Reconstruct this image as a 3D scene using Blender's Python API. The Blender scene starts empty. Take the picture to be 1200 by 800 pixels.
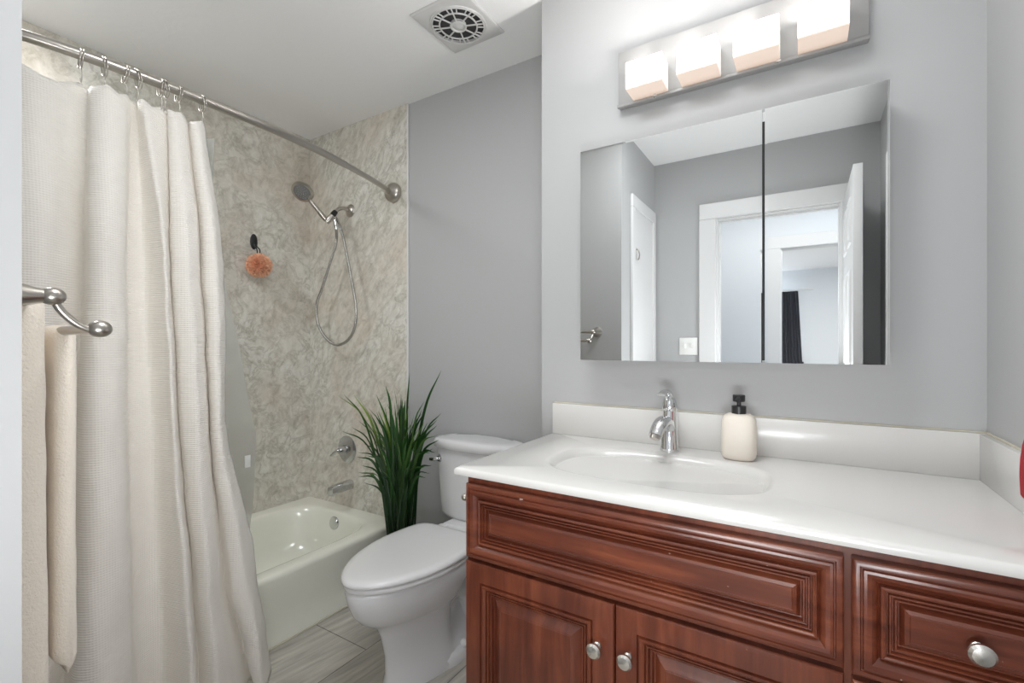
import bpy, bmesh, math, random
from mathutils import Vector, Matrix, noise
random.seed(7)
PI = math.pi
sc = bpy.context.scene
COL = sc.collection

# ------------------------------------------------------------------ camera, world, lights, exposure
CAM_Z = 1.196
YAW = math.radians(31.95)
FPX = 550.0
cd = bpy.data.cameras.new('camera')
cd.sensor_width = 36; cd.lens = FPX / 1200 * 36; cd.shift_y = 5 / 1200; cd.clip_start = 0.01
cam = bpy.data.objects.new('camera', cd); COL.objects.link(cam)
cam.location = (0, 0, CAM_Z); cam.rotation_euler = (PI / 2, 0, YAW)
sc.camera = cam
w = bpy.data.worlds.new('world'); sc.world = w; w.use_nodes = True
w.node_tree.nodes['Background'].inputs[0].default_value = (0.75, 0.82, 0.9, 1)
w.node_tree.nodes['Background'].inputs[1].default_value = 1.5
sc.view_settings.view_transform = 'Standard'; sc.view_settings.look = 'None'
sc.view_settings.gamma = 1; sc.view_settings.use_curve_mapping = False
sc.view_settings.exposure = 0.61
sc.cycles.max_bounces = 12; sc.cycles.diffuse_bounces = 8; sc.cycles.glossy_bounces = 6
sc.cycles.transmission_bounces = 8; sc.cycles.transparent_max_bounces = 12
sc.cycles.use_denoising = True
sc.cycles.sample_clamp_indirect = 6.0
SHADE_E = 1.6      # glow of the glass shades of the vanity light
def area(name, loc, rot, sx, sy, power, col=(1, 1, 1)):
    l = bpy.data.lights.new(name, 'AREA'); l.shape = 'RECTANGLE'; l.size = sx; l.size_y = sy
    l.energy = power; l.color = col
    o = bpy.data.objects.new(name, l); COL.objects.link(o); o.location = loc; o.rotation_euler = rot
    return o
area('hall_added_fill', (-0.15, -1.15, 2.42), (0, 0, 0), 1.2, 0.5, 7, (1, .97, .93))  # added fill under the hall ceiling, shines in through the doorway; no fitting modelled
area('bathroom_added_fill', (-0.50, 0.60, 2.43), (0, 0, 0), 0.6, 0.4, 8, (.96, .98, 1))  # unseen overhead fill added to brighten the whole bathroom
fl = area('camera_added_fill', (0.02, -0.08, 0.82), (0, 0, 0), 0.55, 0.36, 9.5, (.96, .98, 1))  # soft fill added beside the camera, aimed up and left; no lamp body
fl.rotation_euler = Vector((-.72, .85, 1.7)).to_track_quat('-Z', 'Y').to_euler(); fl.data.spread = math.radians(180)
area('tub_added_fill', (-2.1, 0.30, 2.42), (0, 0, 0), 0.4, 0.2, 6, (.96, .985, 1))  # fill added behind the curtain to lift the tub and marbled panels
area('bedroom_window_daylight', (-1.3, -6.12, 1.45), (PI / 2, 0, PI), 1.5, 1.3, 230, (.86, .93, 1))
area('bedroom_added_fill', (0.4, -3.6, 2.42), (0, 0, 0), 0.6, 0.6, 60, (1, .98, .95))  # added fill that brightens the far room in the mirror
area('hall_left_added_fill', (-2.4, -1.15, 1.4), (PI / 2, 0, -PI / 2), 0.8, 1.6, 5, (.86, .93, 1))  # added fill in front of a solid wall; no opening at this end
area('hall_right_added_fill', (1.75, -1.15, 1.5), (PI / 2, 0, PI / 2), 0.8, 1.4, 4, (.9, .95, 1))  # unseen fill added in the open hall, facing left; no window here

# ------------------------------------------------------------------ projection helpers (photo pixel -> place)
cA, sA = math.cos(YAW), math.sin(YAW)
def ratio(px): return math.tan(math.atan((px - 600) / FPX) - YAW)
def on_y(px, py, Y):
    X = ratio(px) * Y; d = -X * sA + Y * cA
    return X, CAM_Z + (405 - py) * d / FPX
def on_x(px, py, X):
    Y = X / ratio(px); d = -X * sA + Y * cA
    return Y, CAM_Z + (405 - py) * d / FPX

# ------------------------------------------------------------------ materials
def new_mat(name):
    m = bpy.data.materials.new(name); m.use_nodes = True
    nt = m.node_tree; return m, nt, nt.nodes['Principled BSDF']
def mat(name, col, rough=.5, metal=0, coat=0, spec=None, bump=None):
    m, nt, b = new_mat(name)
    b.inputs['Base Color'].default_value = (*col, 1); b.inputs['Roughness'].default_value = rough
    b.inputs['Metallic'].default_value = metal; b.inputs['Coat Weight'].default_value = coat
    if coat: b.inputs['Coat Roughness'].default_value = .08
    if spec is not None: b.inputs['Specular IOR Level'].default_value = spec
    if bump: add_bump(nt, b, *bump)
    return m
def coords(nt, scale=(1, 1, 1), rot=(0, 0, 0), loc=(0, 0, 0)):
    tc = nt.nodes.new('ShaderNodeTexCoord'); mp = nt.nodes.new('ShaderNodeMapping')
    if any(rot): mp.vector_type = 'TEXTURE'
    mp.inputs['Scale'].default_value = scale; mp.inputs['Rotation'].default_value = rot; mp.inputs['Location'].default_value = loc
    nt.links.new(tc.outputs['Object'], mp.inputs['Vector']); return mp.outputs[0]
def noise_n(nt, vec, scale, detail=4, rough=.55, dist=0):
    n = nt.nodes.new('ShaderNodeTexNoise'); n.inputs['Scale'].default_value = scale
    n.inputs['Detail'].default_value = detail; n.inputs['Roughness'].default_value = rough
    n.inputs['Distortion'].default_value = dist; nt.links.new(vec, n.inputs['Vector']); return n.outputs['Fac']
def ramp(nt, fac, stops):
    r = nt.nodes.new('ShaderNodeValToRGB'); e = r.color_ramp.elements
    while len(e) < len(stops): e.new(.5)
    for el, (p, c) in zip(e, stops): el.position = p; el.color = (*c, 1) if len(c) == 3 else c
    nt.links.new(fac, r.inputs['Fac']); return r.outputs['Color']
def mix(nt, fac, a, b, mode='MIX'):
    n = nt.nodes.new('ShaderNodeMix'); n.data_type = 'RGBA'; n.blend_type = mode
    for i, v in ((0, fac), (6, a), (7, b)):
        if isinstance(v, (int, float)): n.inputs[i].default_value = v
        elif isinstance(v, tuple): n.inputs[i].default_value = (*v, 1)
        else: nt.links.new(v, n.inputs[i])
    return n.outputs[2]
def math_n(nt, op, a, b=None):
    n = nt.nodes.new('ShaderNodeMath'); n.operation = op
    for i, v in ((0, a), (1, b)):
        if v is None: continue
        if isinstance(v, (int, float)): n.inputs[i].default_value = v
        else: nt.links.new(v, n.inputs[i])
    return n.outputs[0]
def bump_from(nt, b, h, strength, dist):
    bp = nt.nodes.new('ShaderNodeBump'); bp.inputs['Strength'].default_value = strength
    bp.inputs['Distance'].default_value = dist
    nt.links.new(h, bp.inputs['Height']); nt.links.new(bp.outputs[0], b.inputs['Normal'])
def add_bump(nt, b, scale, strength, dist=.002, detail=4, dst=0, mscale=(1, 1, 1)):
    bump_from(nt, b, noise_n(nt, coords(nt, mscale), scale, detail, .55, dst), strength, dist)

M = {}
M['wall'] = mat('wall_paint', (.445, .448, .45), .55, bump=(55, .12, .002))
M['hallwall'] = mat('hall_paint', (.68, .71, .74), .6)
M['ceiling'] = mat('ceiling_plaster', (.87, .87, .87), .6, bump=(7, .35, .006, 6, 1.2))
M['trim'] = mat('white_trim_paint', (.70, .70, .70), .35)
M['nickel'] = mat('brushed_nickel', (.50, .47, .43), .28, 1, bump=(300, .05, .0005))
M['chrome'] = mat('chrome', (.72, .73, .74), .07, 1)
M['satin'] = mat('satin_knob', (.72, .70, .66), .27, 1)
M['tapchrome'] = mat('tub_chrome', (.58, .59, .60), .16, 1)
M['hose'] = mat('metal_hose', (.45, .44, .42), .25, 1)
M['dark'] = mat('dark_recess', (.02, .02, .02), .6)
M['black'] = mat('black_plastic', (.012, .012, .013), .38)
M['counter'] = mat('cultured_marble_white', (.67, .66, .64), .22, coat=.2)
M['caulk'] = mat('caulk', (.62, .58, .47), .6, bump=(60, .5, .002))
M['porcelain'] = mat('white_porcelain', (.74, .74, .75), .09, coat=.5)
M['seat'] = mat('toilet_seat_plastic', (.76, .76, .765), .18)
M['mirror'] = mat('mirror_glass', (.87, .885, .88), .004, 1)
M['vent'] = mat('vent_plastic', (.60, .595, .585), .4)
M['ventdark'] = mat('vent_inside', (.05, .05, .05), .6)
M['bottle'] = mat('cream_ceramic', (.74, .68, .60), .5, bump=(90, .2, .002))
M['puff'] = mat('coral_mesh', (.97, .60, .40), .7)
M['cable'] = mat('black_cord', (.02, .02, .02), .7)
M['red'] = mat('red_terry', (.42, .012, .02), .9, bump=(400, .8, .003))
M['darkcloth'] = mat('charcoal_curtain_cloth', (.07, .074, .088), .85)
M['soil'] = mat('dark_pot', (.03, .028, .026), .5)
M['paper'] = mat('wall_plate_plastic', (.85, .85, .83), .35)
M['carpet'] = mat('hall_carpet', (.35, .32, .29), .95, bump=(300, .6, .004))

# tub: old enamel, a little green
m, nt, b = new_mat('tub_enamel'); M['tub'] = m
n1 = noise_n(nt, coords(nt), 3, 4)
c = ramp(nt, n1, [(.3, (.78, .78, .69)), (.7, (.83, .83, .74))])
nt.links.new(c, b.inputs['Base Color']); b.inputs['Roughness'].default_value = .16; b.inputs['Coat Weight'].default_value = .3

# shower panels: beige grey marbling
def marble(name, rot, sc_, tint=1.0):
    m, nt, b = new_mat(name)
    v = coords(nt, sc_, rot)
    n1 = noise_n(nt, v, 16, 9, .70, .6)
    n2 = noise_n(nt, coords(nt, sc_, rot, (3.1, 1.7, 5.2)), 9, 7, .62, .9)
    n3 = noise_n(nt, coords(nt, (1, 1, 1), (0, 0, 0), (8, 3, 1)), 2.4, 4, .5, .5)
    base = ramp(nt, n1, [(.32, (.46, .435, .375)), (.44, (.62, .60, .54)), (.55, (.71, .695, .64)), (.68, (.81, .80, .755))])
    vein = math_n(nt, 'ABSOLUTE', math_n(nt, 'SUBTRACT', n2, .5))
    vm = ramp(nt, vein, [(0, (1, 1, 1)), (.02, (.5, .5, .5)), (.06, (0, 0, 0))])
    vmask = math_n(nt, 'MULTIPLY', vm, ramp(nt, n3, [(.38, (.14, .14, .14)), (.60, (.60, .60, .60))]))
    c1 = mix(nt, vmask, base, (.30, .27, .22))
    n4 = noise_n(nt, coords(nt, sc_, rot, (13, 7, 2)), 16, 6, .6, 1.0)
    wv = math_n(nt, 'ABSOLUTE', math_n(nt, 'SUBTRACT', n4, .5))
    wm = ramp(nt, wv, [(0, (.38, .38, .38)), (.03, (0, 0, 0))])
    c2 = mix(nt, wm, c1, (.80, .79, .75))
    br = ramp(nt, n3, [(.35, (.92, .86, .81)), (.58, (1, 1, .99))])
    c3 = mix(nt, 1.0, c2, br, 'MULTIPLY')
    nt.links.new(c3, b.inputs['Base Color']); b.inputs['Roughness'].default_value = .32
    return m
M['marble_side'] = marble('shower_panel_side', (0, 0, 0), (1, 1, 1))
M['marble_end'] = marble('shower_panel_end', (0, math.radians(-52), 0), (1.25, 1, .72))

# floor tile
m, nt, b = new_mat('floor_tile'); M['tile'] = m
tc = nt.nodes.new('ShaderNodeTexCoord'); sep = nt.nodes.new('ShaderNodeSeparateXYZ'); com = nt.nodes.new('ShaderNodeCombineXYZ')
nt.links.new(tc.outputs['Object'], sep.inputs[0])
nt.links.new(math_n(nt, 'ADD', sep.outputs['Y'], 10 * .78 - 1.264), com.inputs['X'])
nt.links.new(math_n(nt, 'ADD', sep.outputs['X'], 10 * .39 + 1.465), com.inputs['Y'])
bk = nt.nodes.new('ShaderNodeTexBrick'); nt.links.new(com.outputs[0], bk.inputs['Vector'])
bk.offset = .5; bk.inputs['Scale'].default_value = 1; bk.inputs['Brick Width'].default_value = .78
bk.inputs['Row Height'].default_value = .39; bk.inputs['Mortar Size'].default_value = .0022
bk.inputs['Color1'].default_value = (.43, .41, .37, 1); bk.inputs['Color2'].default_value = (.49, .47, .43, 1)
bk.inputs['Mortar'].default_value = (.17, .155, .14, 1); bk.inputs['Mortar Smooth'].default_value = .1
st = noise_n(nt, coords(nt, (.0714, .83, 1), (0, 0, -.12)), 3, 7, .6, .4)
sm = ramp(nt, st, [(.3, (.72, .71, .70)), (.5, (.98, .97, .95)), (.7, (1.25, 1.23, 1.2))])
nt.links.new(mix(nt, 1, bk.outputs['Color'], sm, 'MULTIPLY'), b.inputs['Base Color'])
b.inputs['Roughness'].default_value = .38
bump_from(nt, b, math_n(nt, 'SUBTRACT', 1, bk.outputs['Fac']), .4, .002)

# cherry wood
def wood(name, sc_):
    m, nt, b = new_mat(name)
    n1 = noise_n(nt, coords(nt, sc_), 3.2, 8, .6, .5)
    n2 = noise_n(nt, coords(nt, (1, 1, 1), (0, 0, 0), (4, 2, 9)), 6, 4, .6)
    n3 = noise_n(nt, coords(nt, (1, 1, 1), (0, 0, 0), (1, 2, 3)), 42, 3, .5)
    c1 = ramp(nt, n1, [(.28, (.085, .020, .010)), (.5, (.155, .038, .018)), (.75, (.25, .072, .032))])
    c2 = mix(nt, ramp(nt, n2, [(.35, (.5, .5, .5)), (.6, (0, 0, 0))]), c1, (.065, .016, .010))
    chip = ramp(nt, n3, [(.755, (0, 0, 0)), (.775, (1, 1, 1))])
    nt.links.new(mix(nt, chip, c2, (.55, .42, .36)), b.inputs['Base Color'])
    b.inputs['Roughness'].default_value = .30; b.inputs['Coat Weight'].default_value = .25
    b.inputs['Coat Roughness'].default_value = .2
    bump_from(nt, b, n1, .12, .001)
    return m
M['wood_h'] = wood('cherry_wood_across', (1.1, 9, 13))
M['wood_v'] = wood('cherry_wood_upright', (13, 9, 1.1))

# fabrics
def waffle(name, col, rough=.9):
    m, nt, b = new_mat(name)
    b.inputs['Base Color'].default_value = (*col, 1); b.inputs['Roughness'].default_value = rough
    b.inputs['Sheen Weight'].default_value = .15
    v = coords(nt)
    w1 = nt.nodes.new('ShaderNodeTexWave'); w1.bands_direction = 'Z'; w1.inputs['Scale'].default_value = 50
    w1.inputs['Distortion'].default_value = .5; w1.inputs['Detail'].default_value = 1
    w2 = nt.nodes.new('ShaderNodeTexWave'); w2.bands_direction = 'Y'; w2.inputs['Scale'].default_value = 50
    nt.links.new(v, w1.inputs['Vector']); nt.links.new(v, w2.inputs['Vector'])
    wr = noise_n(nt, coords(nt, (1, 1, .7)), 9, 4, .6, .6)
    h = math_n(nt, 'ADD', math_n(nt, 'ADD', w1.outputs['Fac'], math_n(nt, 'MULTIPLY', w2.outputs['Fac'], .35)), math_n(nt, 'MULTIPLY', wr, 5))
    bump_from(nt, b, h, .45, .0022)
    return m
M['curtain'] = waffle('cream_waffle_cloth', (.84, .805, .75))
m, nt, b = new_mat('cream_terry'); M['terry'] = m
b.inputs['Base Color'].default_value = (.88, .80, .69, 1); b.inputs['Roughness'].default_value = .95; b.inputs['Sheen Weight'].default_value = .4
bump_from(nt, b, noise_n(nt, coords(nt), 170, 3, .7), .8, .004)
# clear liner
m, nt, b = new_mat('liner_vinyl'); M['liner'] = m
b.inputs['Base Color'].default_value = (.62, .63, .60, 1); b.inputs['Roughness'].default_value = .3
tr = nt.nodes.new('ShaderNodeBsdfTransparent'); tr.inputs[0].default_value = (.93, .94, .93, 1)
tl = nt.nodes.new('ShaderNodeBsdfTranslucent'); tl.inputs[0].default_value = (.7, .71, .69, 1)
a1 = nt.nodes.new('ShaderNodeMixShader'); a1.inputs[0].default_value = .4
nt.links.new(b.outputs[0], a1.inputs[1]); nt.links.new(tl.outputs[0], a1.inputs[2])
a2 = nt.nodes.new('ShaderNodeMixShader'); a2.inputs[0].default_value = .5
nt.links.new(tr.outputs[0], a2.inputs[1]); nt.links.new(a1.outputs[0], a2.inputs[2])
nt.links.new(a2.outputs[0], nt.nodes['Material Output'].inputs[0])
# lit glass
def glow(name, col, e, base=(.9, .88, .85)):
    m, nt, b = new_mat(name); b.inputs['Base Color'].default_value = (*base, 1)
    b.inputs['Roughness'].default_value = .25
    b.inputs['Emission Color'].default_value = (*col, 1); b.inputs['Emission Strength'].default_value = e
    return m
M['glow'] = glow('lit_frosted_glass', (1, .965, .93), SHADE_E)
M['glow_side'] = glow('lit_glass_side', (1, .95, .90), .35, (.7, .69, .67))
M['glow_low'] = glow('lit_glass_underside', (1, .78, .64), .28, (.66, .56, .49))
# brushed plate
M['plate'] = mat('satin_steel_plate', (.36, .355, .35), .5, .35, bump=(60, .08, .001, 4, 0, (1, 1, 9)))
# grass
m, nt, b = new_mat('grass_blades'); M['grass'] = m
at = nt.nodes.new('ShaderNodeVertexColor'); at.layer_name = 'blade'
nt.links.new(at.outputs[0], b.inputs['Base Color']); b.inputs['Roughness'].default_value = .42

# ------------------------------------------------------------------ mesh helpers
def obj(name, bm, m, parent=None, angle=35, kind=None, smooth=True, mats=None):
    me = bpy.data.meshes.new(name)
    bmesh.ops.recalc_face_normals(bm, faces=bm.faces[:])
    bm.to_mesh(me); bm.free()
    if smooth:
        for p in me.polygons: p.use_smooth = True
        me.set_sharp_from_angle(angle=math.radians(angle))
    for mm in (mats or [m]): me.materials.append(mm)
    o = bpy.data.objects.new(name, me); COL.objects.link(o)
    if parent is not None: o.parent = parent; o.matrix_parent_inverse = parent.matrix_basis.inverted()
    if kind: o['kind'] = kind
    return o
def tag(o, label, cat, group=None):
    o['label'] = label; o['category'] = cat
    if group: o['group'] = group
    return o
def thing(name, label, cat, loc=(0, 0, 0), group=None):
    o = bpy.data.objects.new(name, None); COL.objects.link(o); o.location = loc; o.empty_display_size = .05
    return tag(o, label, cat, group)
def bx(bm, x0, x1, y0, y1, z0, z1, bev=0, seg=2):
    t = bmesh.new()
    bmesh.ops.create_cube(t, size=1)
    for v in t.verts:
        v.co = Vector(((x0 + x1) / 2 + v.co.x * (x1 - x0), (y0 + y1) / 2 + v.co.y * (y1 - y0), (z0 + z1) / 2 + v.co.z * (z1 - z0)))
    if bev: bmesh.ops.bevel(t, geom=t.edges[:], offset=bev, segments=seg, affect='EDGES', profile=.5)
    me = bpy.data.meshes.new('t'); t.to_mesh(me); t.free(); bm.from_mesh(me); bpy.data.meshes.remove(me)
    return bm
def box(x0, x1, y0, y1, z0, z1, bev=0, seg=2): return bx(bmesh.new(), x0, x1, y0, y1, z0, z1, bev, seg)
def loft(rings, bm=None, cap0=True, cap1=True, closed=True):
    bm = bm or bmesh.new(); R = [[bm.verts.new(p) for p in r] for r in rings]
    n = len(rings[0])
    for a, b2 in zip(R, R[1:]):
        for i in range(n if closed else n - 1):
            j = (i + 1) % n; bm.faces.new((a[i], a[j], b2[j], b2[i]))
    if cap0: bm.faces.new(R[0][::-1])
    if cap1: bm.faces.new(R[-1])
    return bm
def catmull(P, n=8):
    P = [Vector(p) for p in P]; out = []
    Q = [P[0] * 2 - P[1]] + P + [P[-1] * 2 - P[-2]]
    for i in range(1, len(Q) - 2):
        a, b2, c2, d2 = Q[i - 1], Q[i], Q[i + 1], Q[i + 2]
        for k in range(n):
            t = k / n
            out.append(.5 * ((2 * b2) + (c2 - a) * t + (2 * a - 5 * b2 + 4 * c2 - d2) * t * t + (3 * b2 - a - 3 * c2 + d2) * t ** 3))
    out.append(P[-1]); return out
def tube(pts, rad, seg=12, bm=None, cap=True):
    pts = [Vector(p) for p in pts]; n = len(pts)
    if not isinstance(rad, (list, tuple)): rad = [rad] * n
    T = [(pts[min(i + 1, n - 1)] - pts[max(i - 1, 0)]).normalized() for i in range(n)]
    up = Vector((0, 0, 1)) if abs(T[0].z) < .9 else Vector((1, 0, 0))
    N = (up - T[0] * up.dot(T[0])).normalized(); rings = []
    for i in range(n):
        N = (N - T[i] * N.dot(T[i])).normalized(); B = T[i].cross(N)
        rings.append([pts[i] + (N * math.cos(2 * PI * k / seg) + B * math.sin(2 * PI * k / seg)) * rad[i] for k in range(seg)])
    return loft(rings, bm, cap, cap)
def lathe(prof, origin, axis, seg=32, bm=None):
    """prof: (distance along axis, radius)"""
    ax = Vector(axis).normalized(); o = Vector(origin)
    pts = [o + ax * t for t, r in prof]
    up = Vector((0, 0, 1)) if abs(ax.z) < .9 else Vector((1, 0, 0))
    N = (up - ax * up.dot(ax)).normalized(); B = ax.cross(N)
    rings = [[p + (N * math.cos(2 * PI * k / seg) + B * math.sin(2 * PI * k / seg)) * max(r, 1e-4) for k in range(seg)] for p, (t, r) in zip(pts, prof)]
    return loft(rings, bm)
def ball(c2, r, seg=20, sq=(1, 1, 1), bm=None):
    bm = bm or bmesh.new()
    bmesh.ops.create_uvsphere(bm, u_segments=seg, v_segments=seg // 2 + 2, radius=r,
        matrix=Matrix.Translation(c2) @ Matrix.Diagonal((*sq, 1)))
    return bm
def sup(cx, cy, a, b2, n, th):
    ct, s2 = math.cos(th), math.sin(th)
    r = (abs(ct / a) ** n + abs(s2 / b2) ** n) ** (-1 / n)
    return cx + r * ct, cy + r * s2
def rect_ray(cx, cy, x0, x1, y0, y1, th):
    ct, s2 = math.cos(th), math.sin(th); t = 1e9
    if ct > 1e-9: t = min(t, (x1 - cx) / ct)
    if ct < -1e-9: t = min(t, (x0 - cx) / ct)
    if s2 > 1e-9: t = min(t, (y1 - cy) / s2)
    if s2 < -1e-9: t = min(t, (y0 - cy) / s2)
    return cx + t * ct, cy + t * s2
def angles(cx, cy, x0, x1, y0, y1, N):
    a = [2 * PI * k / N for k in range(N)]
    for x in (x0, x1):
        for y in (y0, y1):
            th = math.atan2(y - cy, x - cx) % (2 * PI)
            k = min(range(len(a)), key=lambda i: abs(a[i] - th)); a[k] = th
    return sorted(a)

# ------------------------------------------------------------------ room shell
ZC = 2.44
YV, YE = 1.49, 1.77          # vanity wall, toilet / shower end wall
XT = -2.546                  # wall behind the tub
XR = .355                    # right wall
XS, YS = -.885, .185         # closet block corner
YB = -.50                    # wall with the doorway
def S(name, bm, m): return obj(name, bm, M[m], kind='structure', smooth=False)
S('floor', box(XT - .1, XR + .1, YB - .1, YE + .1, -.1, 0), 'tile')
S('floor_hall', box(-2.6, 2.6, -6.3, YB - .1, -.1, 0), 'carpet')
S('ceiling', box(XT - .1, XR + .1, YB - .1, YE + .1, ZC, ZC + .1), 'ceiling')
S('ceiling_hall', box(-2.6, 2.6, -6.3, YB - .1, ZC, ZC + .1), 'ceiling')
S('wall_vanity', box(-.803, XR + .1, YV, YE + .1, 0, ZC), 'wall')
S('wall_toilet', box(XT - .1, -.803, YE, YE + .1, 0, ZC), 'wall')
S('wall_left', box(XT - .1, XT, YS - .1, YE, 0, ZC), 'wall')
S('wall_closet', box(XT - .1, XS, YB - .1, YS, 0, ZC), 'wall')
S('wall_right', box(XR, XR + .1, YB - .1, YV, 0, ZC), 'wall')
OX0, OX1, OZ = -.4986, .185, 2.03
b_ = box(XS, OX0, YB - .1, YB, 0, ZC); bx(b_, OX1, XR, YB - .1, YB, 0, ZC); bx(b_, OX0, OX1, YB - .1, YB, OZ, ZC)
S('wall_entry', b_, 'wall')
# hall and the room across it
HX0, HX1 = -.185, .60
b_ = box(-2.5, HX0, -1.9, -1.8, 0, ZC); bx(b_, HX1, 2.5, -1.9, -1.8, 0, ZC); bx(b_, HX0, HX1, -1.9, -1.8, OZ, ZC)
S('wall_hall', b_, 'hallwall')
b_ = box(-2.6, -2.5, -6.2, YB - .1, 0, ZC); S('wall_hall_left', b_, 'hallwall')
S('wall_hall_right', box(2.5, 2.6, -6.2, YB - .1, 0, ZC), 'hallwall')
b_ = box(-2.6, -1.95, -6.3, -6.2, 0, ZC); bx(b_, -.45, 2.6, -6.3, -6.2, 0, ZC)
bx(b_, -1.95, -.45, -6.3, -6.2, 0, .8); bx(b_, -1.95, -.45, -6.3, -6.2, 2.1, ZC)
S('wall_bedroom', b_, 'hallwall')
b_ = box(-1.95, -.45, -6.26, -6.22, .8, .84)
bx(b_, -1.95, -.45, -6.26, -6.22, 2.06, 2.1); bx(b_, -1.95, -1.91, -6.26, -6.22, .84, 2.06)
bx(b_, -.49, -.45, -6.26, -6.22, .84, 2.06); bx(b_, -1.22, -1.18, -6.26, -6.22, .84, 2.06)
S('window_1', b_, 'trim')

# door casings (structure)
def casing(name, bm): return S(name, bm, 'trim')
cw = .09
def casing_bm(x0, x1, z, y0, y1):
    """architrave around an opening in a wall of constant Y; face spans y0..y1"""
    b = box(x0 - cw, x0 + .012, y0, y1, 0, z - .012, .004)
    bx(b, x1 - .012, min(x1 + cw, XR if y1 > -1 else 9), y0, y1, 0, z - .012, .004)
    bx(b, x0 - cw, min(x1 + cw, XR if y1 > -1 else 9), y0, y1, z - .012, z + cw, .004)
    return b
casing('trim_1', casing_bm(OX0, OX1, OZ, YB, YB + .018))
b_ = box(OX0, OX0 + .018, YB - .1, YB, 0, OZ); bx(b_, OX1 - .018, OX1, YB - .1, YB, 0, OZ); bx(b_, OX0 + .018, OX1 - .018, YB - .1, YB, OZ - .018, OZ)
bx(b_, OX0 + .018, OX0 + .03, YB - .075, YB - .045, 0, OZ - .018); bx(b_, OX0 + .03, OX1 - .018, YB - .075, YB - .045, OZ - .03, OZ - .018)
casing('trim_2', b_)
casing('trim_3', casing_bm(HX0, HX1, OZ, -1.8, -1.782))
b_ = box(HX0, HX0 + .018, -1.9, -1.8, 0, OZ); bx(b_, HX1 - .018, HX1, -1.9, -1.8, 0, OZ); bx(b_, HX0 + .018, HX1 - .018, -1.9, -1.8, OZ - .018, OZ)
casing('trim_4', b_)
# closet door in the block (seen in the mirror)
b_ = box(XS, XS + .018, -.035, .028, 0, 2.03, .004); bx(b_, XS, XS + .018, YB + .019, YB + .072, 0, 2.03, .004)
bx(b_, XS, XS + .018, YB + .019, .028, 2.03, 2.105, .004); casing('trim_5', b_)
d1 = S('door_1', box(XS, XS + .006, YB + .072, -.035, .01, 2.03), 'trim')
hk = tube(catmull([(XS + .006, -.06, 1.78), (XS + .02, -.06, 1.785), (XS + .03, -.06, 1.76), (XS + .028, -.06, 1.73), (XS + .02, -.06, 1.72)], 6), .004, 10)
bx(hk, XS + .006, XS + .010, -.072, -.048, 1.72, 1.80, .002)
obj('coat_hook', hk, M['nickel'], d1)
# linen casing on right wall (seen at mirror's right edge)
casing('trim_6', box(XR - .053, XR, .15, .19, 0, 2.04, .003))
S('baseboard_toilet', box(-1.77, -.803, YE - .012, YE, 0, .09, .003), 'trim')

# open bathroom door (six panel) along the right wall
DX0, DX1, DY0, DY1 = .186, .222, YB + .022, .155
d2 = obj('door_2', box(DX0, DX1, DY0, DY1, .01, 2.02, .001), M['trim'], kind='structure')
mid = (DY0 + DY1) / 2
for z0, z1 in ((.22, .80), (.98, 1.56), (1.68, 1.90)):
    for ya, yb in ((DY0 + .09, mid - .04), (mid + .04, DY1 - .09)):
        rings = []
        for ins, h in ((0, 0), (.006, .007), (.016, .001), (.034, .001), (.046, .007)):
            rings.append([(DX0 - h, ya + ins, z0 + ins), (DX0 - h, yb - ins, z0 + ins), (DX0 - h, yb - ins, z1 - ins), (DX0 - h, ya + ins, z1 - ins)])
        obj('door_panel', loft(rings), M['trim'], d2, smooth=False)
obj('door_knob', lathe([(0, .028), (.006, .028), (.008, .011), (.03, .011), (.036, .022), (.05, .027), (.062, .02), (.066, .004)], (DX0, DY1 - .07, .95), (-1, 0, 0)), M['nickel'], d2)

# light switch (seen in the mirror)
t = thing('light_switch', 'white double light switch plate beside the doorway, seen in the mirror', 'light switch', (-.665, YB, 1.20))
obj('wall_plate', box(-.715, -.60, YB, YB + .006, 1.135, 1.25, .003), M['paper'], t)
for x in (-.68, -.634):
    obj('toggle', box(x - .005, x + .005, YB + .006, YB + .018, 1.18, 1.205, .002), M['paper'], t)

# dark curtain in the far room
t = thing('window_curtain', 'charcoal curtain on white rod in the far room, seen in the mirror', 'curtain', (-.17, -6.1, .05))
rows = []
for iz in range(25):
    z = .06 + (2.08 - .06) * iz / 24
    rows.append([(-.34 - .03 * (1 - iz / 24) + (.25 + .13 * (1 - iz / 24)) * k / 60, -6.10 + .03 * math.sin(k * .75) + .01 * math.sin(k * .3 + z * 2), z) for k in range(61)])
obj('cloth', loft(rows, None, False, False, False), M['darkcloth'], t)
obj('curtain_pole', tube([(-2.1, -6.1, 2.1), (.12, -6.1, 2.1)], .012), M['trim'], t)

# ------------------------------------------------------------------ shower panels
S('wall_shower_side', box(XT, -2.536, YS, YE, .27, ZC), 'marble_side')
S('wall_shower_end', box(-2.536, -1.735, YE - .009, YE, 0.27, ZC), 'marble_end')
M['edge'] = mat('panel_edge_white', (.72, .72, .70), .35)
S('trim_7', box(-1.735, -1.726, YE - .012, YE, 0.0, ZC, .003), 'edge')
YP = YE - .009

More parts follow.
